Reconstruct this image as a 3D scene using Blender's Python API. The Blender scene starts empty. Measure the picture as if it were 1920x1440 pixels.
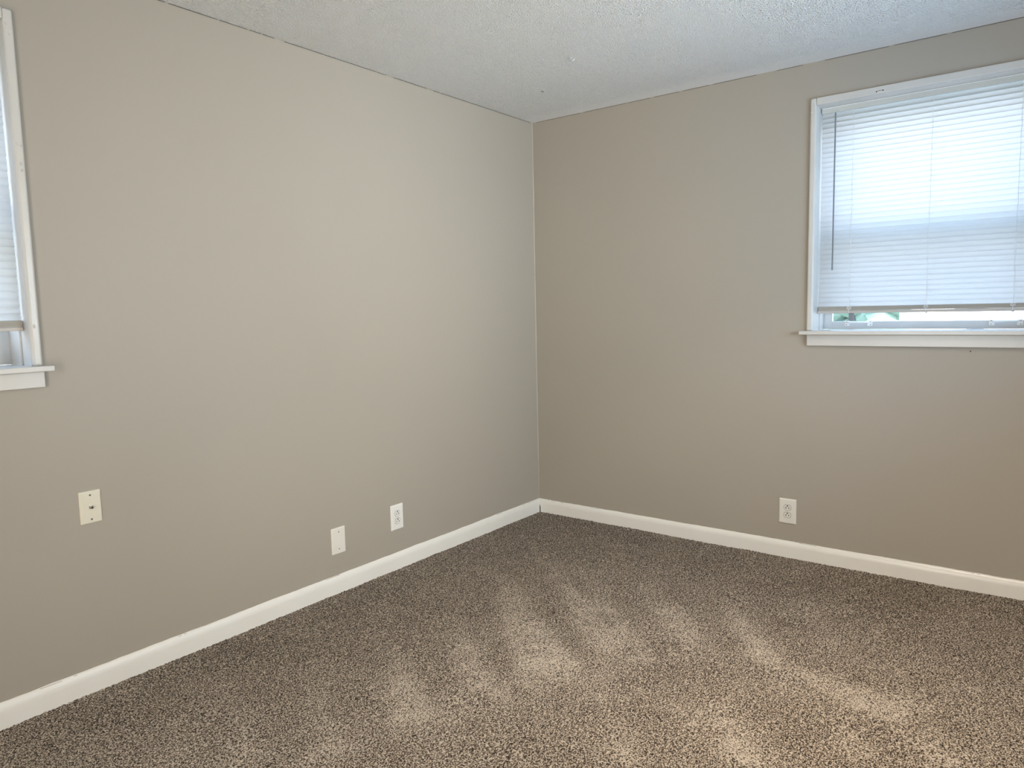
import bpy, bmesh, math, random
import numpy as np
from mathutils import Matrix, Vector

random.seed(7)
rng = np.random.default_rng(11)
SC = bpy.context.scene
COL = SC.collection

# ------------------------------------------------------------------ camera
# room axes: the far corner is the origin, the left wall is y = 0 (room at y < 0),
# the right wall is x = 0 (room at x < 0), the carpet is z = 0
H = 2.44
ROOM_X, ROOM_Y = -4.45, -3.55
yaw, pitch, roll = math.radians(37.4743), math.radians(-5.8093), math.radians(-1.2737)
fw = Vector((math.cos(yaw) * math.cos(pitch), math.sin(yaw) * math.cos(pitch), math.sin(pitch)))
rt = Vector((math.sin(yaw), -math.cos(yaw), 0))
up = rt.cross(fw)
rt2 = rt * math.cos(roll) + up * math.sin(roll)
up2 = -rt * math.sin(roll) + up * math.cos(roll)
cam = bpy.data.cameras.new('camera')
cam.sensor_width = 36
cam.lens = 1346.99 * 36 / 1920
cam.clip_start = 0.05
camo = bpy.data.objects.new('camera', cam)
COL.objects.link(camo)
camo.matrix_world = Matrix(((rt2.x, up2.x, -fw.x, -3.71305), (rt2.y, up2.y, -fw.y, -2.64583),
                            (rt2.z, up2.z, -fw.z, 1.2948), (0, 0, 0, 1)))
SC.camera = camo

# ------------------------------------------------------------------ sky, lights, exposure
W = bpy.data.worlds.new('sky')
SC.world = W
W.use_nodes = True
wn = W.node_tree
wn.nodes.clear()
wo = wn.nodes.new('ShaderNodeOutputWorld')
bg = wn.nodes.new('ShaderNodeBackground')
tcw = wn.nodes.new('ShaderNodeTexCoord')
sep = wn.nodes.new('ShaderNodeSeparateXYZ')
rmp = wn.nodes.new('ShaderNodeValToRGB')
rmp.color_ramp.elements[0].position = 0.0
rmp.color_ramp.elements[0].color = (0.95, 0.965, 1.0, 1)
rmp.color_ramp.elements[1].position = 0.6
rmp.color_ramp.elements[1].color = (0.42, 0.67, 1.0, 1)
wn.links.new(tcw.outputs['Generated'], sep.inputs[0])
wn.links.new(sep.outputs['Z'], rmp.inputs[0])
wn.links.new(rmp.outputs[0], bg.inputs['Color'])
wn.links.new(bg.outputs[0], wo.inputs[0])
bg.inputs['Strength'].default_value = 8.0

sun = bpy.data.lights.new('sun', 'SUN')
sun.energy = 9.0
sun.color = (1.0, 0.95, 0.88)
sun.angle = math.radians(0.6)
suno = bpy.data.objects.new('sun', sun)
COL.objects.link(suno)
# high sun from behind the house: it lights the lawn and the neighbours, not the room
suno.rotation_euler = Vector((-0.45, -0.25, 0.86)).to_track_quat('Z', 'Y').to_euler()

def area(name, loc, target, size, energy, color, shape='DISK', size_y=None):
    l = bpy.data.lights.new(name, 'AREA')
    l.shape = shape
    l.size = size
    if size_y:
        l.size_y = size_y
    l.energy = energy
    l.color = color
    o = bpy.data.objects.new(name, l)
    COL.objects.link(o)
    o.location = loc
    o.rotation_euler = (Vector(target) - Vector(loc)).to_track_quat('-Z', 'Y').to_euler()
    return o

# ceiling lamp of the room (behind the top of the frame) and added fill lights out of view
# unseen fill lights added to brighten the room: one on the rear wall,
# a warm and a cool one on the near wall; then the lamp on the ceiling
area('rear_fill_light', (ROOM_X + 0.02, -1.7, 1.05), (0, -1.7, 1.15), 0.85, 49, (1.0, 0.94, 0.83), 'RECTANGLE', 2.0)
n1 = area('near_fill_warm', (-1.8, ROOM_Y + 0.02, 1.60), (-0.8, 0, 1.65), 1.1, 24, (1.0, 0.88, 0.64), 'RECTANGLE', 1.15)
n1.data.spread = math.radians(80)
n2 = area('near_fill_cool', (-1.2, ROOM_Y + 0.02, 1.60), (-0.9, 0, 2.40), 1.1, 37, (0.44, 0.70, 1.0), 'RECTANGLE', 1.15)
n2.data.spread = math.radians(110)
c1 = area('ceiling_lamp_light', (-1.65, -2.20, 2.41), (-1.60, -2.25, 0), 0.4, 18, (1.0, 0.84, 0.66), 'DISK')
c1.data.spread = math.radians(115)

vs = SC.view_settings
vs.view_transform = 'Standard'
vs.look = 'None'
vs.exposure = 0.0
vs.gamma = 1.0
vs.use_curve_mapping = False

# ------------------------------------------------------------------ helpers
def tag(o, label=None, cat=None, group=None, kind=None):
    if label: o['label'] = label
    if cat: o['category'] = cat
    if group: o['group'] = group
    if kind: o['kind'] = kind
    return o

def empty(name, loc=(0, 0, 0)):
    o = bpy.data.objects.new(name, None)
    o.empty_display_size = 0.05
    COL.objects.link(o)
    o.location = loc
    return o

def link(name, me, mat, parent=None, smooth=False, bevel=0):
    o = bpy.data.objects.new(name, me)
    COL.objects.link(o)
    if mat is not None:
        for m in (mat if isinstance(mat, (list, tuple)) else [mat]):
            me.materials.append(m)
    if parent is not None:
        o.parent = parent
        o.matrix_parent_inverse = Matrix.Translation(-parent.location)
    if smooth:
        me.polygons.foreach_set('use_smooth', [True] * len(me.polygons))
    if bevel:
        b = o.modifiers.new('bevel', 'BEVEL')
        b.width = bevel
        b.segments = 3
        b.limit_method = 'ANGLE'
    return o

class MB:
    """collects shapes of ONE part in one bmesh"""
    def __init__(self): self.bm = bmesh.new()
    def box(self, a, b, P=None):
        a2 = [min(a[i], b[i]) for i in range(3)]; b2 = [max(a[i], b[i]) for i in range(3)]
        vs_ = []
        for i in (0, 1):
            for j in (0, 1):
                for k in (0, 1):
                    p = ((a2, b2)[i][0], (a2, b2)[j][1], (a2, b2)[k][2])
                    vs_.append(self.bm.verts.new(P(*p) if P else p))
        for f in ((0, 1, 3, 2), (4, 6, 7, 5), (0, 4, 5, 1), (2, 3, 7, 6), (0, 2, 6, 4), (1, 5, 7, 3)):
            self.bm.faces.new([vs_[i] for i in f])
        return self
    def tube(self, pts, r, n=10, P=None, cap=True):
        pts = [Vector(P(*p)) if P else Vector(p) for p in pts]
        rs = r if isinstance(r, (list, tuple)) else [r] * len(pts)
        rings = []
        prev = None
        for i, p in enumerate(pts):
            t = (pts[min(i + 1, len(pts) - 1)] - pts[max(i - 1, 0)]).normalized()
            if prev is None:
                a = t.orthogonal().normalized()
            else:
                a = (prev - t * prev.dot(t)).normalized()
            prev = a
            b = t.cross(a)
            rings.append([self.bm.verts.new(p + (a * math.cos(2 * math.pi * k / n) + b * math.sin(2 * math.pi * k / n)) * rs[i]) for k in range(n)])
        for i in range(len(rings) - 1):
            for k in range(n):
                self.bm.faces.new((rings[i][k], rings[i][(k + 1) % n], rings[i + 1][(k + 1) % n], rings[i + 1][k]))
        if cap:
            self.bm.faces.new(rings[0][::-1]); self.bm.faces.new(rings[-1])
        return self
    def loft(self, sections, closed=False, cap=False):
        """sections: list of lists of points"""
        rows = [[self.bm.verts.new(p) for p in s] for s in sections]
        m = len(rows[0])
        for i in range(len(rows) - 1):
            for k in range(m if closed else m - 1):
                self.bm.faces.new((rows[i][k], rows[i][(k + 1) % m], rows[i + 1][(k + 1) % m], rows[i + 1][k]))
        if cap:
            self.bm.faces.new(rows[0][::-1]); self.bm.faces.new(rows[-1])
        return self
    def build(self, name, mat, parent=None, smooth=False, bevel=0, keep_normals=False):
        if not keep_normals:
            bmesh.ops.recalc_face_normals(self.bm, faces=self.bm.faces)
        me = bpy.data.meshes.new(name)
        self.bm.to_mesh(me)
        self.bm.free()
        return link(name, me, mat, parent, smooth, bevel)

# ------------------------------------------------------------------ materials
def new_mat(name):
    m = bpy.data.materials.new(name)
    m.use_nodes = True
    nt = m.node_tree
    b = nt.nodes['Principled BSDF']
    return m, nt, b

def N(nt, t, **kw):
    n = nt.nodes.new(t)
    for k, v in kw.items():
        if k in n.inputs.keys(): n.inputs[k].default_value = v
        else: setattr(n, k, v)
    return n

def coords(nt, scale=(1, 1, 1)):
    tc = nt.nodes.new('ShaderNodeTexCoord')
    mp = nt.nodes.new('ShaderNodeMapping')
    mp.inputs['Scale'].default_value = scale
    nt.links.new(tc.outputs['Object'], mp.inputs[0])
    return mp.outputs[0]

def noise(nt, vec, scale, detail=2, rough=0.5):
    n = nt.nodes.new('ShaderNodeTexNoise')
    n.inputs['Scale'].default_value = scale
    n.inputs['Detail'].default_value = detail
    n.inputs['Roughness'].default_value = rough
    nt.links.new(vec, n.inputs['Vector'])
    return n.outputs['Fac']

def ramp(nt, fac, stops):
    r = nt.nodes.new('ShaderNodeValToRGB')
    e = r.color_ramp.elements
    while len(e) < len(stops): e.new(0.5)
    for i, (p, c) in enumerate(stops):
        e[i].position = p
        e[i].color = (c[0], c[1], c[2], 1) if hasattr(c, '__len__') else (c, c, c, 1)
    nt.links.new(fac, r.inputs[0])
    return r.outputs[0]

def math_(nt, op, a, b=None, clamp=False):
    m = nt.nodes.new('ShaderNodeMath'); m.operation = op; m.use_clamp = clamp
    for i, v in enumerate((a, b)):
        if v is None: continue
        if isinstance(v, (int, float)): m.inputs[i].default_value = v
        else: nt.links.new(v, m.inputs[i])
    return m.outputs[0]

def bump(nt, b, height, strength, dist):
    bp = nt.nodes.new('ShaderNodeBump')
    bp.inputs['Strength'].default_value = strength
    bp.inputs['Distance'].default_value = dist
    nt.links.new(height, bp.inputs['Height'])
    nt.links.new(bp.outputs[0], b.inputs['Normal'])
    return bp

def plain(name, col, rough=0.5, bumpscale=None, bs=0.1, metal=0.0, spec=0.5):
    m, nt, b = new_mat(name)
    b.inputs['Roughness'].default_value = rough
    b.inputs['Metallic'].default_value = metal
    b.inputs['Specular IOR Level'].default_value = spec
    v = coords(nt)
    n = noise(nt, v, 9.0, 3)
    c = ramp(nt, n, [(0.3, [x * 0.97 for x in col]), (0.7, [min(1, x * 1.02) for x in col])])
    nt.links.new(c, b.inputs['Base Color'])
    if bumpscale:
        bump(nt, b, noise(nt, v, bumpscale, 3), bs, 0.002)
    return m

# wall paint: warm greige, rolled on
m_wall, nt, b = new_mat('greige_wall_paint')
v = coords(nt)
big = noise(nt, v, 1.3, 2)
nt.links.new(ramp(nt, big, [(0.3, (0.403, 0.366, 0.313)), (0.7, (0.415, 0.378, 0.323))]), b.inputs['Base Color'])
b.inputs['Roughness'].default_value = 0.48
b.inputs['Specular IOR Level'].default_value = 0.32
hn = math_(nt, 'ADD', math_(nt, 'MULTIPLY', noise(nt, v, 260, 3), 0.6), math_(nt, 'MULTIPLY', noise(nt, v, 7, 2), 3.0))
bump(nt, b, hn, 0.12, 0.0012)

m_trim = plain('white_trim_paint', (0.86, 0.845, 0.805), 0.32, 60, 0.10)
m_casing = plain('aged_white_casing_paint', (0.63, 0.615, 0.585), 0.30, 45, 0.30)
m_sash = plain('white_sash_paint', (0.62, 0.64, 0.66), 0.35, 40, 0.05)
m_plate = plain('white_plastic_plate', (0.80, 0.775, 0.72), 0.30)
m_plate_w = plain('bright_white_plastic_plate', (0.86, 0.85, 0.82), 0.28)
m_ivory = plain('ivory_plastic_plate', (0.76, 0.72, 0.60), 0.32)
m_slot = plain('dark_slot', (0.012, 0.011, 0.01), 0.6)
m_screw = plain('dull_screw', (0.20, 0.18, 0.15), 0.45, metal=0.6)
m_chrome = plain('nickel_connector', (0.55, 0.52, 0.49), 0.22, metal=1.0)
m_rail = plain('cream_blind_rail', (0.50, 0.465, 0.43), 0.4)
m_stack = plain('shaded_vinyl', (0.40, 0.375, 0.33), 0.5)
m_head = plain('cream_blind_headrail', (0.62, 0.625, 0.59), 0.35)
m_lip = plain('white_lift_lit_lip', (0.92, 0.93, 0.93), 0.3)  # on the lip: caught light put into the colour; on the lifts: white plastic
m_cord = plain('white_cord', (0.82, 0.82, 0.80), 0.7)
m_button = plain('grey_cord_button', (0.22, 0.23, 0.22), 0.5)
m_seam = plain('grey_seam', (0.22, 0.22, 0.22), 0.9)
m_crack = plain('dark_gap', (0.10, 0.09, 0.08), 0.9)

# baseboard paint with hairline caulk cracks near the top edge
m_base, nt, b = new_mat('white_baseboard_paint')
b.inputs['Roughness'].default_value = 0.28
v = coords(nt)
tc = nt.nodes.new('ShaderNodeTexCoord')
sp = nt.nodes.new('ShaderNodeSeparateXYZ'); nt.links.new(tc.outputs['Object'], sp.inputs[0])
along = math_(nt, 'ADD', sp.outputs['X'], sp.outputs['Y'])
cb = nt.nodes.new('ShaderNodeCombineXYZ'); nt.links.new(along, cb.inputs[0])
wob = noise(nt, cb.outputs[0], 9, 3)
line = math_(nt, 'ABSOLUTE', math_(nt, 'SUBTRACT', sp.outputs['Z'], math_(nt, 'ADD', 0.0785, math_(nt, 'MULTIPLY', wob, 0.007))))
cb2 = nt.nodes.new('ShaderNodeCombineXYZ'); nt.links.new(along, cb2.inputs[0]); cb2.inputs[1].default_value = 5.0
gate = math_(nt, 'GREATER_THAN', noise(nt, cb2.outputs[0], 4.3, 4, 0.65), 0.565)
crack = math_(nt, 'MULTIPLY', math_(nt, 'LESS_THAN', line, 0.00055), gate)
mx = nt.nodes.new('ShaderNodeMixRGB')
nt.links.new(crack, mx.inputs[0])
nt.links.new(ramp(nt, noise(nt, v, 6, 3), [(0.3, (0.86, 0.845, 0.805)), (0.7, (0.885, 0.87, 0.83))]), mx.inputs[1])
mx.inputs[2].default_value = (0.30, 0.27, 0.23, 1)
nt.links.new(mx.outputs[0], b.inputs['Base Color'])
sv = coords(nt, (1, 1, 9))
bump(nt, b, noise(nt, sv, 22, 4), 0.18, 0.0015)

# popcorn ceiling
m_ceil, nt, b = new_mat('popcorn_ceiling')
v = coords(nt)
b.inputs['Roughness'].default_value = 0.85
b.inputs['Specular IOR Level'].default_value = 0.25
vo = nt.nodes.new('ShaderNodeTexVoronoi'); vo.inputs['Scale'].default_value = 135
nt.links.new(v, vo.inputs['Vector'])
n1 = noise(nt, v, 210, 3, 0.6)
n2 = noise(nt, v, 320, 2, 0.5)
blob = math_(nt, 'SUBTRACT', 1.0, math_(nt, 'MULTIPLY', vo.outputs['Distance'], 1.5), True)
hh = math_(nt, 'ADD', math_(nt, 'MULTIPLY', math_(nt, 'MULTIPLY', blob, blob), math_(nt, 'MULTIPLY', n1, 1.3)), math_(nt, 'MULTIPLY', n2, 0.35))
tc = nt.nodes.new('ShaderNodeTexCoord'); sp = nt.nodes.new('ShaderNodeSeparateXYZ'); nt.links.new(tc.outputs['Object'], sp.inputs[0])
edge = nt.nodes.new('ShaderNodeMapRange')      # texture thins out to bare board beside the right wall
edge.inputs['From Min'].default_value = -0.03; edge.inputs['From Max'].default_value = -0.16
nt.links.new(sp.outputs['X'], edge.inputs['Value'])
hh = math_(nt, 'MULTIPLY', hh, edge.outputs[0])
bump(nt, b, hh, 1.0, 0.018)
nt.links.new(ramp(nt, hh, [(0.0, (0.80, 0.795, 0.785)), (0.28, (0.95, 0.945, 0.93)), (0.6, (0.985, 0.98, 0.965))]), b.inputs['Base Color'])  # hollows between the grains darkened in the colour to stand for shade

# carpet: twisted two-tone pile, shade between the tufts put into its dark tones
m_carpet, nt, b = new_mat('brown_frieze_carpet')
v = coords(nt)
at = nt.nodes.new('ShaderNodeAttribute'); at.attribute_name = 'pile_lean_light'
w1 = noise(nt, v, 215, 3, 0.62)
w2 = noise(nt, v, 110, 2, 0.5)
w3 = noise(nt, v, 3.5, 4, 0.65)
hgt = math_(nt, 'ADD', math_(nt, 'MULTIPLY', w1, 0.8), math_(nt, 'MULTIPLY', w2, 0.2))
lift = math_(nt, 'ADD', math_(nt, 'MULTIPLY', at.outputs['Fac'], 0.056), math_(nt, 'MULTIPLY', math_(nt, 'SUBTRACT', w3, 0.5), 0.05))  # vacuum tracks and painted broad light both lighten the colour
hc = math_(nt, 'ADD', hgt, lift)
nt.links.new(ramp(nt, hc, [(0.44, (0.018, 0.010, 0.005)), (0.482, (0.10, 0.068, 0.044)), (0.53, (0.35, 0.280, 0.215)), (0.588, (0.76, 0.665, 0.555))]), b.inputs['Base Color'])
b.inputs['Roughness'].default_value = 0.95
b.inputs['Specular IOR Level'].default_value = 0.1
b.inputs['Sheen Weight'].default_value = 0.12
bump(nt, b, hgt, 0.9, 0.012)

# translucent vinyl slats
m_slat, nt, b = new_mat('translucent_vinyl_slat')
b.inputs['Base Color'].default_value = (0.60, 0.595, 0.565, 1)
b.inputs['Roughness'].default_value = 0.4
tr = nt.nodes.new('ShaderNodeBsdfTranslucent'); tr.inputs[0].default_value = (0.64, 0.63, 0.62, 1)
ms = nt.nodes.new('ShaderNodeMixShader'); ms.inputs[0].default_value = 0.60
out = nt.nodes['Material Output']
nt.links.new(b.outputs[0], ms.inputs[1]); nt.links.new(tr.outputs[0], ms.inputs[2]); nt.links.new(ms.outputs[0], out.inputs[0])

# tilt wand: smoky clear plastic
m_wand = plain('smoky_plastic_wand', (0.22, 0.23, 0.24), 0.15)

# window glass and insect screen
def thin(name, transp, tint, rough=0.0):
    m, nt, b = new_mat(name)
    nt.nodes.remove(b)
    t = nt.nodes.new('ShaderNodeBsdfTransparent'); t.inputs[0].default_value = (*tint, 1)
    g = nt.nodes.new('ShaderNodeBsdfGlossy'); g.inputs['Roughness'].default_value = rough
    ms = nt.nodes.new('ShaderNodeMixShader'); ms.inputs[0].default_value = 1 - transp
    nt.links.new(t.outputs[0], ms.inputs[1]); nt.links.new(g.outputs[0], ms.inputs[2])
    nt.links.new(ms.outputs[0], nt.nodes['Material Output'].inputs[0])
    return m
m_glass = thin('window_glass', 0.93, (0.97, 0.98, 1.0), 0.0)
m_screen, nt, b = new_mat('insect_screen')
b.inputs['Base Color'].default_value = (0.10, 0.11, 0.12, 1)
t = nt.nodes.new('ShaderNodeBsdfTransparent'); ms = nt.nodes.new('ShaderNodeMixShader'); ms.inputs[0].default_value = 0.20
nt.links.new(t.outputs[0], ms.inputs[1]); nt.links.new(b.outputs[0], ms.inputs[2])
nt.links.new(ms.outputs[0], nt.nodes['Material Output'].inputs[0])

m_siding = plain('white_siding', (0.80, 0.80, 0.78), 0.6)
m_siding_t = plain('sky_block_siding', (0.80, 0.75, 0.64), 0.7)
m_darkwin = plain('dark_window_pane', (0.10, 0.12, 0.14), 0.2)
m_roof = plain('grey_shingles', (0.12, 0.12, 0.12), 0.9)
m_lawn = plain('pale_lawn', (0.31, 0.325, 0.30), 0.9, 20, 0.6)
m_hedge = plain('hedge_leaves', (0.33, 0.46, 0.36), 0.8, 30, 0.9)
m_brown = plain('dark_post', (0.05, 0.045, 0.04), 0.8)

# ------------------------------------------------------------------ room shell
WT = 0.24
def rect_panel(name, mapf, u0, u1, z0, z1, hole, mat, thick=WT):
    """wall slab in (u, depth, z) with one opening, one mesh"""
    m = MB()
    if hole:
        a, b_, c, d = hole
        m.box((u0, 0, z0), (a, thick, z1), mapf)
        m.box((b_, 0, z0), (u1, thick, z1), mapf)
        m.box((a, 0, z0), (b_, thick, c), mapf)
        m.box((a, 0, d), (b_, thick, z1), mapf)
        bmesh.ops.remove_doubles(m.bm, verts=m.bm.verts, dist=1e-5)
    else:
        m.box((u0, 0, z0), (u1, thick, z1), mapf)
    return tag(m.build(name, mat), kind='structure')

PR = lambda u, d, z: (d, -u, z)        # right wall: u runs away from the corner, d outdoors
PL = lambda u, d, z: (-u, d, z)        # left wall
WIN_R = dict(u0=1.644, u1=2.646, stool=1.165, top=2.268, sash=0.178, blind=0.085, z_glass=1.205, apron=1.092, stool_end=1.617, apron_end=1.647)
WIN_L = dict(u0=2.787, u1=3.789, stool=1.1515, top=2.257, sash=0.155, blind=0.045, z_glass=1.275, apron=1.081, stool_end=2.7645, apron_end=2.785)
CW = 0.027
def hole(w): return (w['u0'] + CW - 0.002, w['u1'] - CW + 0.002, w['stool'] - 0.03, w['top'] - 0.031)
wall_l = rect_panel('wall_left', PL, -WT, -ROOM_X + WT, -0.05, H, hole(WIN_L), m_wall)
wall_r = rect_panel('wall_right', PR, 0, -ROOM_Y + WT, -0.05, H, hole(WIN_R), m_wall)
m = MB(); m.box((ROOM_X - 0.12, ROOM_Y, -0.05), (ROOM_X, 0, H)); tag(m.build('wall_rear', m_wall), kind='structure')
m = MB(); m.box((ROOM_X - 0.12, ROOM_Y - 0.12, -0.05), (0, ROOM_Y, H)); tag(m.build('wall_near', m_wall), kind='structure')
m = MB(); m.box((ROOM_X - 0.12, ROOM_Y - 0.24, H), (WT, WT, H + 0.15)); tag(m.build('ceiling', m_ceil), kind='structure')

m = MB(); m.tube([(-0.492, -0.413, H - 0.0002), (-0.488, -0.425, H - 0.004)], 0.0022, 8)
m.build('ceiling_speck', m_screw, bpy.data.objects['ceiling'])
for px_, py_ in ((-0.803, -0.800), (-0.815, -0.812), (-0.826, -0.808)):
    m = MB(); m.tube([(px_, py_, H - 0.0005), (px_ + 0.012, py_ + 0.004, H - 0.005), (px_ + 0.02, py_ - 0.002, H - 0.001)], 0.003, 8)
    m.build('ceiling_blob', m_ceil, bpy.data.objects['ceiling'], smooth=True)

# thin shadow gap along the ceiling over the left wall, interrupted where paint bridges it
m = MB()
x = -0.02
while x > ROOM_X + 0.1:
    L = random.uniform(0.04, 0.32)
    m.box((x, -0.0005, H - 0.0022), (x - L, -0.0016, H - 0.0001))
    x -= L + random.choice([0.004, 0.008, 0.015, 0.05])
m.build('ceiling_joint', m_crack, wall_l)
m = MB()
x = -0.03
while x > ROOM_Y + 0.1:
    L = random.uniform(0.1, 0.4)
    m.box((-0.0004, x, H - 0.0035), (-0.0012, x - L, H - 0.0018))
    x -= L + random.choice([0.01, 0.02, 0.1])
m.build('ceiling_joint', m_crack, wall_r)
# bead of caulk down the room corner
m = MB()
secs = []
for i in range(60):
    z = 0.085 + (H - 0.086) * i / 59
    r = 0.0034 + random.uniform(-0.0007, 0.0007)
    secs.append([(-r * 1.5, -0.0001, z), (-r * 0.75, -r * 0.45, z), (-r * 0.35, -r * 0.9, z), (-0.0001, -r * 1.2, z)])
m.loft(secs)
m.build('corner_caulk', m_wall, wall_l, smooth=True)
# wall scars: drywall ridges round the blank plate, thin touch-up streaks above the baseboards
def ridge(parent, pts, r, name='paint_ridge'):
    m = MB()
    n = len(pts)
    m.tube(pts, [r * (0.25 + 0.75 * math.sin(math.pi * (i + 0.5) / n)) for i in range(n)], 8)
    return m.build(name, m_wall, parent, smooth=True)
def seg(a, b, n=9, j=0.0006):
    return [(a[0] + (b[0] - a[0]) * i / n + random.uniform(-j, j), a[1] + (b[1] - a[1]) * i / n, a[2] + (b[2] - a[2]) * i / n + random.uniform(-j, j)) for i in range(n + 1)]
ridge(wall_l, seg((-1.585, 0.0006, 0.190), (-1.545, 0.0006, 0.1925)), 0.0022)
ridge(wall_l, seg((-1.700, 0.0006, 0.1225), (-1.562, 0.0006, 0.124)), 0.0022)
ridge(wall_l, seg((-1.562, 0.0006, 0.124), (-1.553, 0.0006, 0.104), 5), 0.0020)
ridge(wall_l, seg((-1.553, 0.0006, 0.110), (-1.500, 0.0006, 0.106), 5), 0.0016)
ridge(wall_l, seg((-1.90, 0.0006, 0.165), (-1.80, 0.0006, 0.172)), 0.0018)
for i in range(9):
    u = random.uniform(0.5, 2.4)
    ridge(wall_r, [(0.0005, -u - 0.02 * k, 0.093 + 0.002 * math.sin(k + i) + 0.006 * (i % 3)) for k in range(5)], 0.0012)

# ------------------------------------------------------------------ carpet
def make_floor():
    step = 0.006
    nx = int(-ROOM_X / step); ny = int(-ROOM_Y / step)
    xs = np.linspace(ROOM_X, 0, nx); ys = np.linspace(ROOM_Y, 0, ny)
    X, Y = np.meshgrid(xs, ys, indexing='ij')
    r = rng.random((nx, ny))
    big = rng.random((nx // 24 + 3, ny // 24 + 3))
    ix = np.arange(nx) / 24; iy = np.arange(ny) / 24
    x0 = ix.astype(int); y0 = iy.astype(int)
    fx = (ix - x0)[:, None]; fy = (iy - y0)[None, :]
    fx = fx * fx * (3 - 2 * fx); fy = fy * fy * (3 - 2 * fy)
    B = (big[x0][:, y0] * (1 - fx) * (1 - fy) + big[x0 + 1][:, y0] * fx * (1 - fy) + big[x0][:, y0 + 1] * (1 - fx) * fy + big[x0 + 1][:, y0 + 1] * fx * fy)
    Z = (r - 0.5) * 0.0050 + (B - 0.5) * 0.004
    # vacuum tracks: strokes of leaning pile, its brighter look painted as lighter colour (x0, y0, x1, y1, width0, width1, amount)
    lean_light = np.zeros_like(X)
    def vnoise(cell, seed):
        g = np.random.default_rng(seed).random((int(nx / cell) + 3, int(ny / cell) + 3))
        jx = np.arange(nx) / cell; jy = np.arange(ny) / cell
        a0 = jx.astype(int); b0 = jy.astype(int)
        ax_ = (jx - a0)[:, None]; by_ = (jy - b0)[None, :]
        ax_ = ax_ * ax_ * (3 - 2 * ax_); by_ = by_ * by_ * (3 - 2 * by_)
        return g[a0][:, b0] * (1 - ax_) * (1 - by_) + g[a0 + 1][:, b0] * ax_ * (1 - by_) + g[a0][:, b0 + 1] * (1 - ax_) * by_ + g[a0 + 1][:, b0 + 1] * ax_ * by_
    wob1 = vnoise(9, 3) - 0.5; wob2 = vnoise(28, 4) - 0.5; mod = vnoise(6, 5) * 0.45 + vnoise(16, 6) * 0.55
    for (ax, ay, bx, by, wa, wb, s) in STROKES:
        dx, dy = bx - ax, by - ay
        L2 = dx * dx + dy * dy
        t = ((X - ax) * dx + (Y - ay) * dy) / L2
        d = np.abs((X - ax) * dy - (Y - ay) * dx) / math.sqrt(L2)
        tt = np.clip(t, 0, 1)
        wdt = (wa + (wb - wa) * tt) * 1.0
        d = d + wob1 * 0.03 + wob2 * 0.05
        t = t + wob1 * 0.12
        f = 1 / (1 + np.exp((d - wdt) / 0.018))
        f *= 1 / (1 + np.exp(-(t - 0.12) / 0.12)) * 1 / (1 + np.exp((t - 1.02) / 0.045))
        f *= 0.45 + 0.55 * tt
        lean_light = np.maximum(lean_light, f * s) * 0.7 + 0.3 * (lean_light + f * s)
    lean_light = np.clip(lean_light * (0.45 + 1.1 * mod), 0, 1.15)
    # broad light over the open middle of the room, painted in as lighter pile
    lean_light += 0.35 / (1 + np.exp((-Y - 0.0 * X - 3.6) / 0.3)) * 1 / (1 + np.exp(-(-X - Y - 2.75) / 0.28)) * (0.6 + 0.8 * mod)
    Z = Z + lean_light * 0.002
    co = np.stack([X, Y, Z], -1).reshape(-1, 3).astype(np.float32)
    me = bpy.data.meshes.new('floor')
    me.vertices.add(nx * ny)
    me.vertices.foreach_set('co', co.ravel())
    idx = np.arange(nx * ny).reshape(nx, ny)
    q = np.stack([idx[:-1, :-1], idx[1:, :-1], idx[1:, 1:], idx[:-1, 1:]], -1).reshape(-1, 4)
    me.loops.add(q.size)
    me.loops.foreach_set('vertex_index', q.ravel().astype(np.int32))
    me.polygons.add(len(q))
    me.polygons.foreach_set('loop_start', np.arange(0, q.size, 4, dtype=np.int32))
    me.polygons.foreach_set('loop_total', np.full(len(q), 4, dtype=np.int32))
    me.update(calc_edges=True)
    me.polygons.foreach_set('use_smooth', np.ones(len(q), dtype=bool))
    a = me.attributes.new('pile_lean_light', 'FLOAT', 'POINT')
    a.data.foreach_set('value', lean_light.ravel().astype(np.float32))
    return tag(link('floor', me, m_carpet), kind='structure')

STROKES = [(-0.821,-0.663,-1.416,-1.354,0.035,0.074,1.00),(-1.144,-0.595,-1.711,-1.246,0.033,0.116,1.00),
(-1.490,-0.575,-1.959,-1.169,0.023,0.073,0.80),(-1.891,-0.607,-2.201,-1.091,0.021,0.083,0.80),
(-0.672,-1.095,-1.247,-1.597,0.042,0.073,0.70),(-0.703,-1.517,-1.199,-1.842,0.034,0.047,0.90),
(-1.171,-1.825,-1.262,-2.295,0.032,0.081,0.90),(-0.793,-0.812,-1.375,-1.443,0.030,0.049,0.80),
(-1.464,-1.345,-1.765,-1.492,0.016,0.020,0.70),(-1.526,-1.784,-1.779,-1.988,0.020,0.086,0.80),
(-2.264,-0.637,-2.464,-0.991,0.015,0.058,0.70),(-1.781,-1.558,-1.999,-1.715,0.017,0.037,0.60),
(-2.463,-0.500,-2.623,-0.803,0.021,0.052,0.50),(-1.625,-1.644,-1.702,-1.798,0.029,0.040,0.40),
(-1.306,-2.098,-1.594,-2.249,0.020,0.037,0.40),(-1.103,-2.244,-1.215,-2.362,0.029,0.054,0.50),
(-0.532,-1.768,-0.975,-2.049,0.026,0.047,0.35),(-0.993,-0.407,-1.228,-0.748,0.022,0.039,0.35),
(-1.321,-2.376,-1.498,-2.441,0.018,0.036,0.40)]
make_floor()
m = MB(); m.box((ROOM_X - 0.12, ROOM_Y - 0.12, -0.25), (WT, WT, -0.012));  # unseen dark slab under the carpet
tag(m.build('under_carpet_slab', m_crack), kind='structure')

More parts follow.
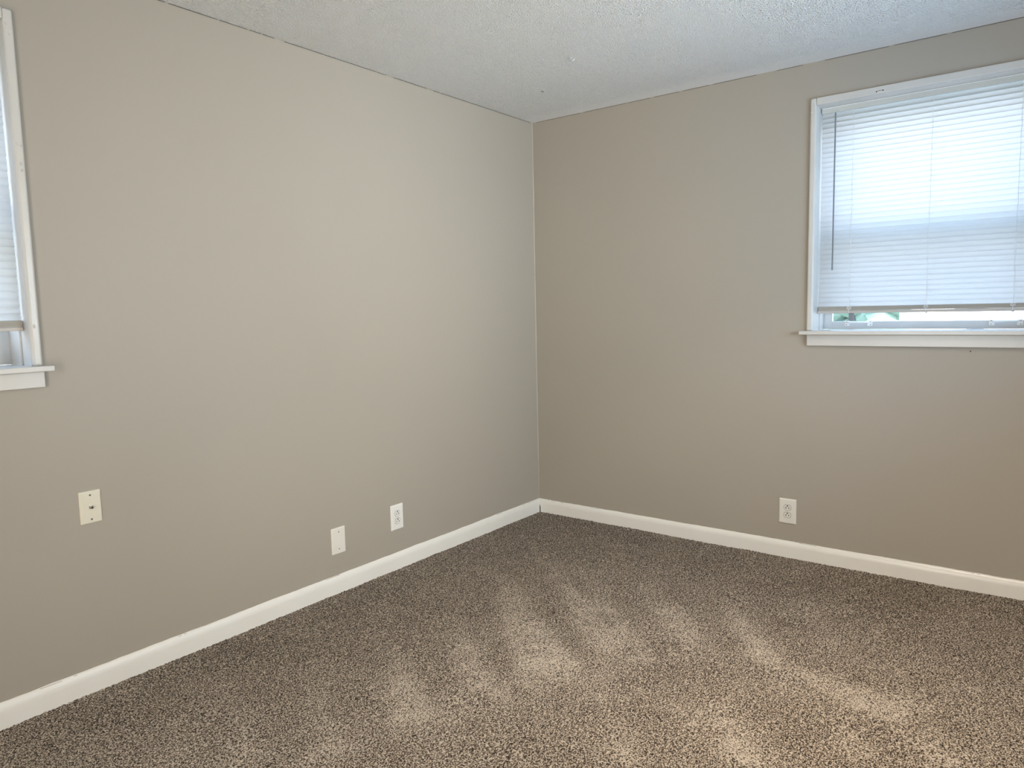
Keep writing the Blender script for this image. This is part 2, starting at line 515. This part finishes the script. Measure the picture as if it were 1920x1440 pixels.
# ------------------------------------------------------------------ baseboards
def baseboard(name, P, u0, u1, mitre):
    # profile (depth into the room, height): flat face, rounded top
    T, HB = 0.014, 0.0835
    prof = [(0.0006, -0.006), (-T, -0.006), (-T, -0.0055), (-T, -0.004), (-T, 0.020), (-T, 0.050), (-T, 0.056), (-T + 0.0008, 0.063), (-T + 0.0024, 0.070), (-T + 0.0048, 0.0757), (-T + 0.0080, 0.0800), (-0.0035, HB - 0.001), (-0.0012, HB + 0.0005), (0.0006, HB + 0.001)]
    n = 260
    secs = []
    wv = 0.0
    for i in range(n + 1):
        u = u0 + (u1 - u0) * i / n
        wv = wv * 0.8 + random.uniform(-0.0007, 0.0007)
        s = []
        for k, (d, z) in enumerate(prof):
            uu = u
            if i == 0 and mitre: uu = u - d - 0.0
            zz = z + (wv * (1.0 if k >= 12 else 0.35 if k >= 9 else 0))
            s.append(P(uu, d, zz))
        secs.append(s)
    m = MB(); m.loft(secs, closed=True, cap=True)
    return tag(m.build(name, m_base, smooth=True), kind='structure')
baseboard('baseboard_left', PL, 0.0, -ROOM_X, True)
baseboard('baseboard_right', PR, 0.0, -ROOM_Y, True)

# ------------------------------------------------------------------ windows
def make_window(idx, P, w):
    root = empty('window_%d' % idx, P(w['u0'] + 0.5, 0, w['stool']))
    tag(root, kind='structure')
    u0, u1, zs, zt = w['u0'], w['u1'], w['stool'], w['top']
    ji, jo = u0 + CW, u1 - CW              # jamb faces
    zh = zt - 0.033                        # underside of the head jamb
    # casing: two legs and a head, slightly wavy with old paint
    def board(a, b, c, d, z0, z1):
        m_ = MB(); m_.box((a, c, z0), (b, d, z1), P); return m_
    for (a, b_) in ((u0, ji + 0.001), (jo - 0.001, u1)):
        board(a, b_, -0.018, 0.002, zs, zt).build('casing', m_casing, root, bevel=0.007)
    c = board(ji + 0.001, jo - 0.001, -0.018, 0.002, zh, zt)
    c.build('head_casing', m_casing, root, bevel=0.003)
    sm_ = MB(); uu = ji + 0.10
    while uu < jo - 0.05:
        Ls = random.uniform(0.08, 0.25)
        sm_.box((uu, -0.0100, zh - 0.0003), (min(uu + Ls, jo - 0.02), -0.0094, zh + 0.0006), P)
        uu += Ls + random.uniform(0.003, 0.02)
    sm_.build('casing_seam', m_seam, root)
    # jambs
    j = MB()
    j.box((ji, 0.0005, zs - 0.01), (ji - 0.025, WT - 0.005, zt - 0.01), P)
    j.box((jo, 0.0005, zs - 0.01), (jo + 0.025, WT - 0.005, zt - 0.01), P)
    j.box((ji - 0.025, 0.0005, zh), (jo + 0.025, WT - 0.005, zh + 0.025), P)
    j.build('jamb', m_casing, root, bevel=0.0015)
    # stop bead against the sash
    s = MB()
    for (a, b_) in ((ji, ji + 0.006), (jo - 0.006, jo)):
        s.box((a, w['blind'] + 0.022, zs), (b_, w['sash'] - 0.002, zh), P)
    s.build('stop_bead', m_casing, root, bevel=0.001)
    # stool and apron
    st = MB(); st.box((w['stool_end'], -0.050, zs - 0.018), (u1 + (u0 - w['stool_end']), -0.0005, zs), P)
    st.box((ji - 0.001, -0.001, zs - 0.018), (jo + 0.001, w['sash'] + 0.03, zs), P)
    st.build('stool', m_casing, root, bevel=0.003)
    ap = MB(); ap.box((w['apron_end'], -0.018, w['apron']), (u1 - 0.003, -0.0005, zs - 0.0185), P)
    ap.build('apron', m_casing, root, bevel=0.0025)
    # sashes
    zm = 0.5 * (zs + zh) - 0.045
    def sash(nm, d0, z0, z1, rail_b, rail_t, stile=0.043):
        m_ = MB()
        a, b_ = ji + 0.003, jo - 0.003
        m_.box((a, d0, z0), (a + stile, d0 + 0.028, z1), P)
        m_.box((b_ - stile, d0, z0), (b_, d0 + 0.028, z1), P)
        m_.box((a + stile, d0, z0), (b_ - stile, d0 + 0.028, z0 + rail_b), P)
        m_.box((a + stile, d0, z1 - rail_t), (b_ - stile, d0 + 0.028, z1), P)
        o = m_.build(nm, m_sash, root, bevel=0.0015)
        g = MB(); g.box((a + stile - 0.004, d0 + 0.012, z0 + rail_b - 0.004), (b_ - stile + 0.004, d0 + 0.015, z1 - rail_t + 0.004), P)
        g.build('window_pane', m_glass, root)
        return o, a + stile, b_ - stile
    rb = w['z_glass'] - zs
    lo, _, _ = sash('lower_sash', w['sash'], zs + 0.002, zm + 0.030, rb - 0.002, 0.056)
    sash('upper_sash', w['sash'] + 0.031, zm - 0.030, zh - 0.002, 0.056, 0.05)
    # small caulked bead at the inner foot of the lower sash
    # sash lifts: a bar pull on two screwed tabs
    zl = zs + 0.030 if idx == 1 else zs + 0.045
    for uc in ((ji + jo) / 2 - 0.305, (ji + jo) / 2 + 0.300):
        L = MB(); d = w['sash']
        hw = 0.052
        for s_ in (-1, 1):
            L.box((uc + s_ * hw - 0.011, d - 0.003, zl - 0.013), (uc + s_ * hw + 0.011, d - 0.0001, zl + 0.013), P)
        pts = [(uc - hw + 0.006, d - 0.003, zl + 0.006), (uc - hw + 0.010, d - 0.014, zl + 0.006), (uc - hw + 0.018, d - 0.019, zl + 0.006),
               (uc + hw - 0.018, d - 0.019, zl + 0.006), (uc + hw - 0.010, d - 0.014, zl + 0.006), (uc + hw - 0.006, d - 0.003, zl + 0.006)]
        L.tube(pts, 0.0046, 8, P)
        lf = L.build('sash_lift', m_lip, root, bevel=0.001)
        sm = MB()
        for s_ in (-1, 1):
            for dz in (-0.007, 0.008):
                sm.tube([(uc + s_ * (hw + 0.003), d - 0.0031, zl + dz), (uc + s_ * (hw + 0.003), d - 0.0042, zl + dz)], 0.0021, 8, P)
        sm.build('lift_screws', m_screw, root)
    # outside: screen over the lower half, brick mould
    sc = MB(); sc.box((ji + 0.02, WT - 0.012, zs + 0.01), (jo - 0.02, WT - 0.011, zm), P)
    if idx == 1:
        sc.build('insect_screen', m_screen, root)
    return root, ji, jo, zh

win_r, jr0, jr1, zhr = make_window(1, PR, WIN_R)
win_l, jl0, jl1, zhl = make_window(2, PL, WIN_L)
# chips and staple holes in the old paint of the right window's head casing
m = MB()
for (u, z, r) in ((1.930, 2.2455, 0.0028), (1.957, 2.2470, 0.0030), (1.944, 2.2475, 0.0012)):
    m.tube([PR(u, -0.0179, z), PR(u, -0.0186, z)], r, 8)
m.tube([PR(1.930, -0.0184, 2.247), PR(1.944, -0.0188, 2.249), PR(1.957, -0.0184, 2.249)], 0.0006, 6)
m.build('staple_holes', m_slot, win_r)
for P_, w_, rt_, spots in ((PR, WIN_R, win_r, [(0.006, 2.205), (0.013, 2.19), (0.008, 2.16), (0.012, 2.10), (0.020, 2.22), (0.018, 2.235)]),
                           (PL, WIN_L, win_l, [(0.008, 1.845), (0.013, 1.79), (0.012, 1.77), (0.020, 1.85), (0.017, 1.28), (0.006, 2.20), (0.014, 2.18), (0.020, 2.21)])):
    for (du, z) in spots:
        m = MB(); u = w_['u0'] + du
        bmesh.ops.create_icosphere(m.bm, subdivisions=2, radius=random.uniform(0.002, 0.0036), matrix=Matrix.Translation(P_(u, -0.0183, z)) @ Matrix.Diagonal((1, 1, random.uniform(0.8, 2.2), 1)))
        m.build('paint_drip', m_casing, rt_, smooth=True)

# ------------------------------------------------------------------ blinds
def make_blind(P, w, ji, jo, zh, label, group, wand):
    D = w['blind']
    a, b_ = ji + 0.0035, jo - 0.0035
    zr = 1.2475 if wand else 1.2655         # underside of the bottom rail
    root = empty('window_blind', P((a + b_) / 2, D, zr))
    tag(root, label, 'window blind', group)
    h = MB()
    h.box((a, D - 0.014, zh - 0.0255), (b_, D + 0.013, zh - 0.0008), P)
    h.build('headrail', m_head, root, bevel=0.0012)
    lip = MB(); lip.box((a, D - 0.0175, zh - 0.0038), (b_, D - 0.0142, zh - 0.0008), P)
    lip.build('headrail_lip', m_lip, root, bevel=0.0004)
    # bottom rail and the unused slats piled on it
    rail_h = 0.0125
    r_ = MB()
    r_.box((a - 0.0015, D - 0.0125, zr), (b_ + 0.0015, D + 0.0125, zr + rail_h), P)
    r_.build('bottom_rail', m_rail, root, bevel=0.003)
    stk = MB(); zst = zr + rail_h + 0.0008
    nst = 6
    for i in range(nst):
        off = random.uniform(-0.0012, 0.0012)
        z0 = zst + i * 0.0033
        secs = []
        for u in (a + 0.001 + abs(off), b_ - 0.001):
            secs.append([P(u, D - 0.0125 + 0.025 * k / 6 + off, z0 + 0.0012 * math.sin(math.pi * k / 6)) for k in range(7)] +
                        [P(u, D - 0.0125 + 0.025 * k / 6 + off, z0 + 0.0028 + 0.0012 * math.sin(math.pi * k / 6)) for k in range(6, -1, -1)])
        stk.loft(secs, closed=True, cap=True)
    stk.build('stacked_slats', m_stack, root)
    ztop, zbot = zh - 0.0245, zst + nst * 0.0033
    pitch_ = 0.02345
    n = int(round((ztop - zbot) / pitch_)); pitch_ = (ztop - zbot) / n
    sl = MB(); nseg = 24
    hw = 0.0149
    for i in range(n):
        zc = ztop - pitch_ * (i + 0.5)
        ang = math.radians(72.5 + random.uniform(-1.2, 1.2))
        ang2 = ang + math.radians(random.uniform(-1.0, 1.0))
        sag = random.uniform(0.0, 0.0007)
        ua = a + 0.001 + random.uniform(0, 0.0015)
        secs = []
        for s in range(nseg + 1):
            t = s / nseg
            u = ua + (b_ - 0.001 - ua) * t
            an = ang + (ang2 - ang) * t
            dz = -sag * math.sin(math.pi * ((t * 3) % 1.0)) * 0.6
            row = []
            for k in range(7):
                q = -1 + 2 * k / 6          # -1: upper edge (outdoors), 1: lower edge (room side)
                cr = 0.0026 * (1 - q * q)
                # across-slat axis: goes down and towards the room
                dd = -math.cos(an) * hw * q - math.sin(an) * cr
                zz = -math.sin(an) * hw * q + math.cos(an) * cr
                row.append(P(u, D + dd, zc + zz + dz))
            secs.append(row)
        sl.loft(secs)
    sl.build('slats', m_slat, root, smooth=True)
    # ladder cords in front and behind, with lift cord gathered in a knot on the rail
    um = (a + b_) / 2
    cords = (um - 0.328, um, um + 0.328)
    for uc in cords:
        m_ = MB()
        pts = []; k = int((zh - 0.026 - zst) / (pitch_ / 2))
        for i in range(k + 1):
            z = zh - 0.0262 - (zh - 0.0262 - zst) * i / k
            ph = ((ztop - z) / pitch_) % 1.0
            pts.append((uc + 0.0009 * math.sin(i * 0.7 + uc * 9), D - 0.0068 - 0.0018 * ph, z))
        m_.tube(pts, 0.00095, 6, P)
        m_.build('ladder_cord', m_cord, root)
        m_ = MB()
        m_.tube([(uc + 0.003, D + 0.0095, zh - 0.0262), (uc + 0.003, D + 0.0095, zst)], 0.0008, 6, P)
        m_.build('ladder_cord', m_cord, root)
        kn = MB()
        for q in range(4):
            pts = []
            rr = random.uniform(0.006, 0.011); tl = random.uniform(-0.6, 0.6)
            for s in range(17):
                th = 2 * math.pi * s / 16
                pts.append((uc + rr * math.cos(th) + tl * rr * 0.4 * math.sin(th), D - 0.0155 - 0.0015 * math.sin(2 * th + q), zst + 0.010 + 0.55 * rr * math.sin(th) + 0.002 * q))
            kn.tube(pts, 0.0007, 6, P, cap=False)
        kn.tube([(uc, D - 0.0150, zst + 0.012), (uc - 0.001, D - 0.0140, zst - 0.006), (uc, D - 0.0135, zr + 0.001), (uc, D - 0.006, zr - 0.0012)], 0.0008, 6, P)
        kn.build('cord_loops', m_cord, root)
        bt = MB(); bt.tube([(uc, D - 0.004, zr - 0.0001), (uc, D - 0.004, zr - 0.0035)], [0.0052, 0.0040], 12, P)
        bt.build('cord_button', m_button, root)
    if wand:
        uw = 1.7395; dw = D - 0.024
        wm = MB()
        wm.tube([(uw, dw, 2.204), (uw, dw, 1.458)], [0.0032, 0.0032], 6, P)
        wm.build('tilt_wand', m_wand, root)
        hk = MB()
        hk.tube([(uw, D - 0.0142, 2.214), (uw, dw + 0.003, 2.216), (uw, dw, 2.211), (uw, dw, 2.2035)], 0.0016, 8, P)
        hk.build('wand_hook', m_head, root, smooth=True)
    return root

make_blind(PR, WIN_R, jr0, jr1, zhr, 'closed white mini blind with a grey tilt wand, hanging in the right wall window', None, True)
make_blind(PL, WIN_L, jl0, jl1, zhl, 'closed cream mini blind cut off by the left edge, hanging in the left wall window', None, False)

# ------------------------------------------------------------------ wall plates
def plate_mesh(P, uc, zc, wd, ht, t, be=0.005, tilt=0.0):
    m_ = MB()
    rings = []
    for (ins, d) in ((0, -0.0002), (0, -t * 0.35), (be * 0.35, -t * 0.8), (be, -t), ):
        a, b_ = wd / 2 - ins, ht / 2 - ins
        rc = 0.0035
        pts = []
        for (sx, sz, a0) in ((1, 1, 0), (-1, 1, 90), (-1, -1, 180), (1, -1, 270)):
            for q in range(5):
                th = math.radians(a0 + 22.5 * q)
                pu, pz = sx * (a - rc) + rc * math.cos(th), sz * (b_ - rc) + rc * math.sin(th)
                pu, pz = pu * math.cos(tilt) - pz * math.sin(tilt), pu * math.sin(tilt) + pz * math.cos(tilt)
                pts.append(P(uc + pu, d, zc + pz))
        rings.append(pts)
    m_.loft(rings, closed=True, cap=True)
    return m_
def screw(P, u, z, t, parent, mat=None, r=0.0032):
    m_ = MB()
    m_.tube([(u, -t + 0.0002, z), (u, -t - 0.0009, z), (u, -t - 0.0013, z)], [r, r, r * 0.6], 14, P)
    o = m_.build('screw', mat or m_screw, parent)
    s_ = MB(); s_.box((u - r * 0.8, -t - 0.00135, z - 0.0004), (u + r * 0.8, -t - 0.0012, z + 0.0004), P)
    s_.build('screw_slot', m_slot, o)
    return o

# coax plate
root = empty('coax_wall_plate', PL(2.6755, 0, 0.6525))
tag(root, 'ivory wall plate with one metal coax connector, on the left wall under the left window', 'wall plate')
plate_mesh(PL, 2.6755, 0.6525, 0.0705, 0.1145, 0.0055).build('cover_plate', m_ivory, root)
screw(PL, 2.6755, 0.6525 + 0.0425, 0.0055, root); screw(PL, 2.6755, 0.6525 - 0.0425, 0.0055, root)
m = MB()
m.tube([(2.6755, -0.0054, 0.6525), (2.6755, -0.0078, 0.6525)], 0.0066, 6, PL)
m.tube([(2.6755, -0.0078, 0.6525), (2.6755, -0.0165, 0.6525)], 0.0047, 16, PL)
cx = m.build('coax_connector', m_chrome, root)
m = MB(); m.tube([(2.6755, -0.0165, 0.6525), (2.6755, -0.0168, 0.6525)], 0.0026, 12, PL); m.build('connector_socket', m_slot, cx)

# blank plate, paint-spattered and bowed
root = empty('blank_wall_plate', PL(1.6235, 0, 0.2465))
tag(root, 'blank white wall plate with two screws, low on the left wall beside the outlet', 'wall plate')
m = plate_mesh(PL, 1.6235, 0.2465, 0.080, 0.124, 0.0050, tilt=0.0)
for v_ in m.bm.verts:
    du = (-v_.co.x - 1.6235) / 0.04
    if v_.co.y < -0.001: v_.co.y -= 0.0012 * (1 - du * du)
    v_.co.z -= 0.0022 * (1 - du * du) if v_.co.z < 0.2 else 0
m.build('cover_plate', m_plate, root)
screw(PL, 1.6235, 0.2465 + 0.0415, 0.0062, root, m_screw, 0.0028); screw(PL, 1.6235, 0.2465 - 0.0395, 0.0062, root, m_screw, 0.0028)

def outlet(P, uc, zc, wd, ht, mat, label):
    root = empty('wall_outlet', P(uc, 0, zc))
    tag(root, label, 'outlet', 'duplex wall outlets')
    t = 0.0066
    plate_mesh(P, uc, zc, wd, ht, t, be=0.007).build('cover_plate', mat, root)
    for s_ in (1, -1):
        zc2 = zc + s_ * 0.0195
        m_ = MB(); sh = MB()
        def outline(rad, flat):
            pts = []
            for q in range(40):
                th = 2 * math.pi * q / 40
                x_, z_ = rad * math.cos(th), rad * math.sin(th)
                z_ = max(-flat, min(flat, z_))
                pts.append((x_, z_))
            return pts
        o1 = outline(0.0172, 0.0138); o2 = outline(0.0163, 0.0129); o0 = outline(0.0188, 0.0154)
        sh.loft([[P(uc + x_, -t + 0.0003, zc2 + z_) for x_, z_ in o0], [P(uc + x_, -t - 0.00012, zc2 + z_) for x_, z_ in o0]], closed=True, cap=True)
        m_.loft([[P(uc + x_, -t + 0.0002, zc2 + z_) for x_, z_ in o1], [P(uc + x_, -t - 0.0012, zc2 + z_) for x_, z_ in o1], [P(uc + x_, -t - 0.0018, zc2 + z_) for x_, z_ in o2]], closed=True, cap=True)
        rc = m_.build('receptacle', m_plate_w if mat is m_plate_w else mat, root)
        sh.build('receptacle_gap', m_screw, rc)
        sl = MB(); f0, f1 = -t - 0.0017, -t - 0.00195
        sl.box((uc - 0.0088, f0, zc2 - 0.0062), (uc - 0.0054, f1, zc2 + 0.0034), P)
        sl.box((uc + 0.0054, f0, zc2 - 0.0054), (uc + 0.0088, f1, zc2 + 0.0028), P)
        sl.tube([(uc, f0, zc2 + 0.0088), (uc, f1, zc2 + 0.0088)], 0.0036, 12, P)
        sl.build('socket_slots', m_slot, rc)
    screw(P, uc, zc, t, root, mat, 0.0026)
    return root
outlet(PL, 1.2495, 0.2665, 0.084, 0.130, m_plate_w, 'white duplex outlet low on the left wall, between the blank plate and the corner')
outlet(PR, 1.5665, 0.2405, 0.086, 0.130, m_plate, 'white duplex outlet low on the right wall, below the right window')

# nail in the wall under the right window
m = MB()
m.tube([PR(2.332, 0.001, 1.0735), PR(2.332, -0.006, 1.0745), PR(2.332, -0.0075, 1.0745)], [0.0012, 0.0012, 0.0026], 10)
tag(m.build('nail', m_slot), 'tiny dark nail stuck in the right wall, just below the window apron', 'nail')

# ------------------------------------------------------------------ outdoors
m = MB(); m.box((0.3, -30, -0.62), (40, 30, -0.6)); m.box((-30, 0.3, -0.62), (0.3, 30, -0.6))
tag(m.build('ground', m_lawn), kind='structure')
root = empty('neighbor_house', (9.0, -6, -0.6))
tag(root, 'white sided neighbouring house seen under the blind of the right window', 'house')
m = MB(); m.box((8.0, -16, -0.6), (13, -1.45, 3.0))
for i in range(24):
    m.box((7.985, -16, -0.6 + i * 0.15), (8.0, -1.45, -0.6 + i * 0.15 + 0.02))
m.build('wall', m_siding, root)
m = MB(); m.loft([[(7.6, -16.3, 3.0), (7.6, -1.1, 3.0)], [(10.5, -16.3, 4.6), (10.5, -1.1, 4.6)], [(13.4, -16.3, 3.0), (13.4, -1.1, 3.0)]])
m.build('roof', m_roof, root)
m = MB(); m.box((7.97, -1.80, 0.75), (7.984, -1.60, 1.25)); m.build('window', m_darkwin, root)
# hedge of leaf clumps
m = MB()
for i in range(420):
    c = Vector((7.2 + random.uniform(-0.4, 0.4), -0.95 + random.uniform(0, 4.6), -0.5 + random.uniform(0, 2.0)))
    bmesh.ops.create_icosphere(m.bm, subdivisions=1, radius=random.uniform(0.12, 0.26), matrix=Matrix.Translation(c) @ Matrix.Rotation(random.uniform(0, 3), 4, 'Z') @ Matrix.Diagonal((1, 0.8, 0.7, 1)))
tag(m.build('hedge', m_hedge), 'green hedge outdoors, glimpsed under the left end of the right window blind', 'hedge')
m = MB(); m.box((6.0, -0.57, -0.6), (6.07, -0.52, 1.5)); m.box((5.96, -0.61, 1.5), (6.11, -0.48, 1.54))
tag(m.build('fence_post', m_brown), 'thin dark post standing outdoors before the hedge', 'post')
root = empty('neighbor_house', (-3, 7.5, -0.6))
tag(root, 'unseen tan sided house added outdoors to block sky behind the left window blind', 'house')
m = MB(); m.box((-11, 5.0, -0.6), (3, 10, 3.4))  # unseen house, added to block sky from the left blind
m.build('wall', m_siding_t, root)
m = MB(); m.loft([[(-11.4, 4.5, 3.4), (3.4, 4.5, 3.4)], [(-11.4, 7.5, 5.2), (3.4, 7.5, 5.2)], [(-11.4, 10.5, 3.4), (3.4, 10.5, 3.4)]])
m.build('roof', m_roof, root)
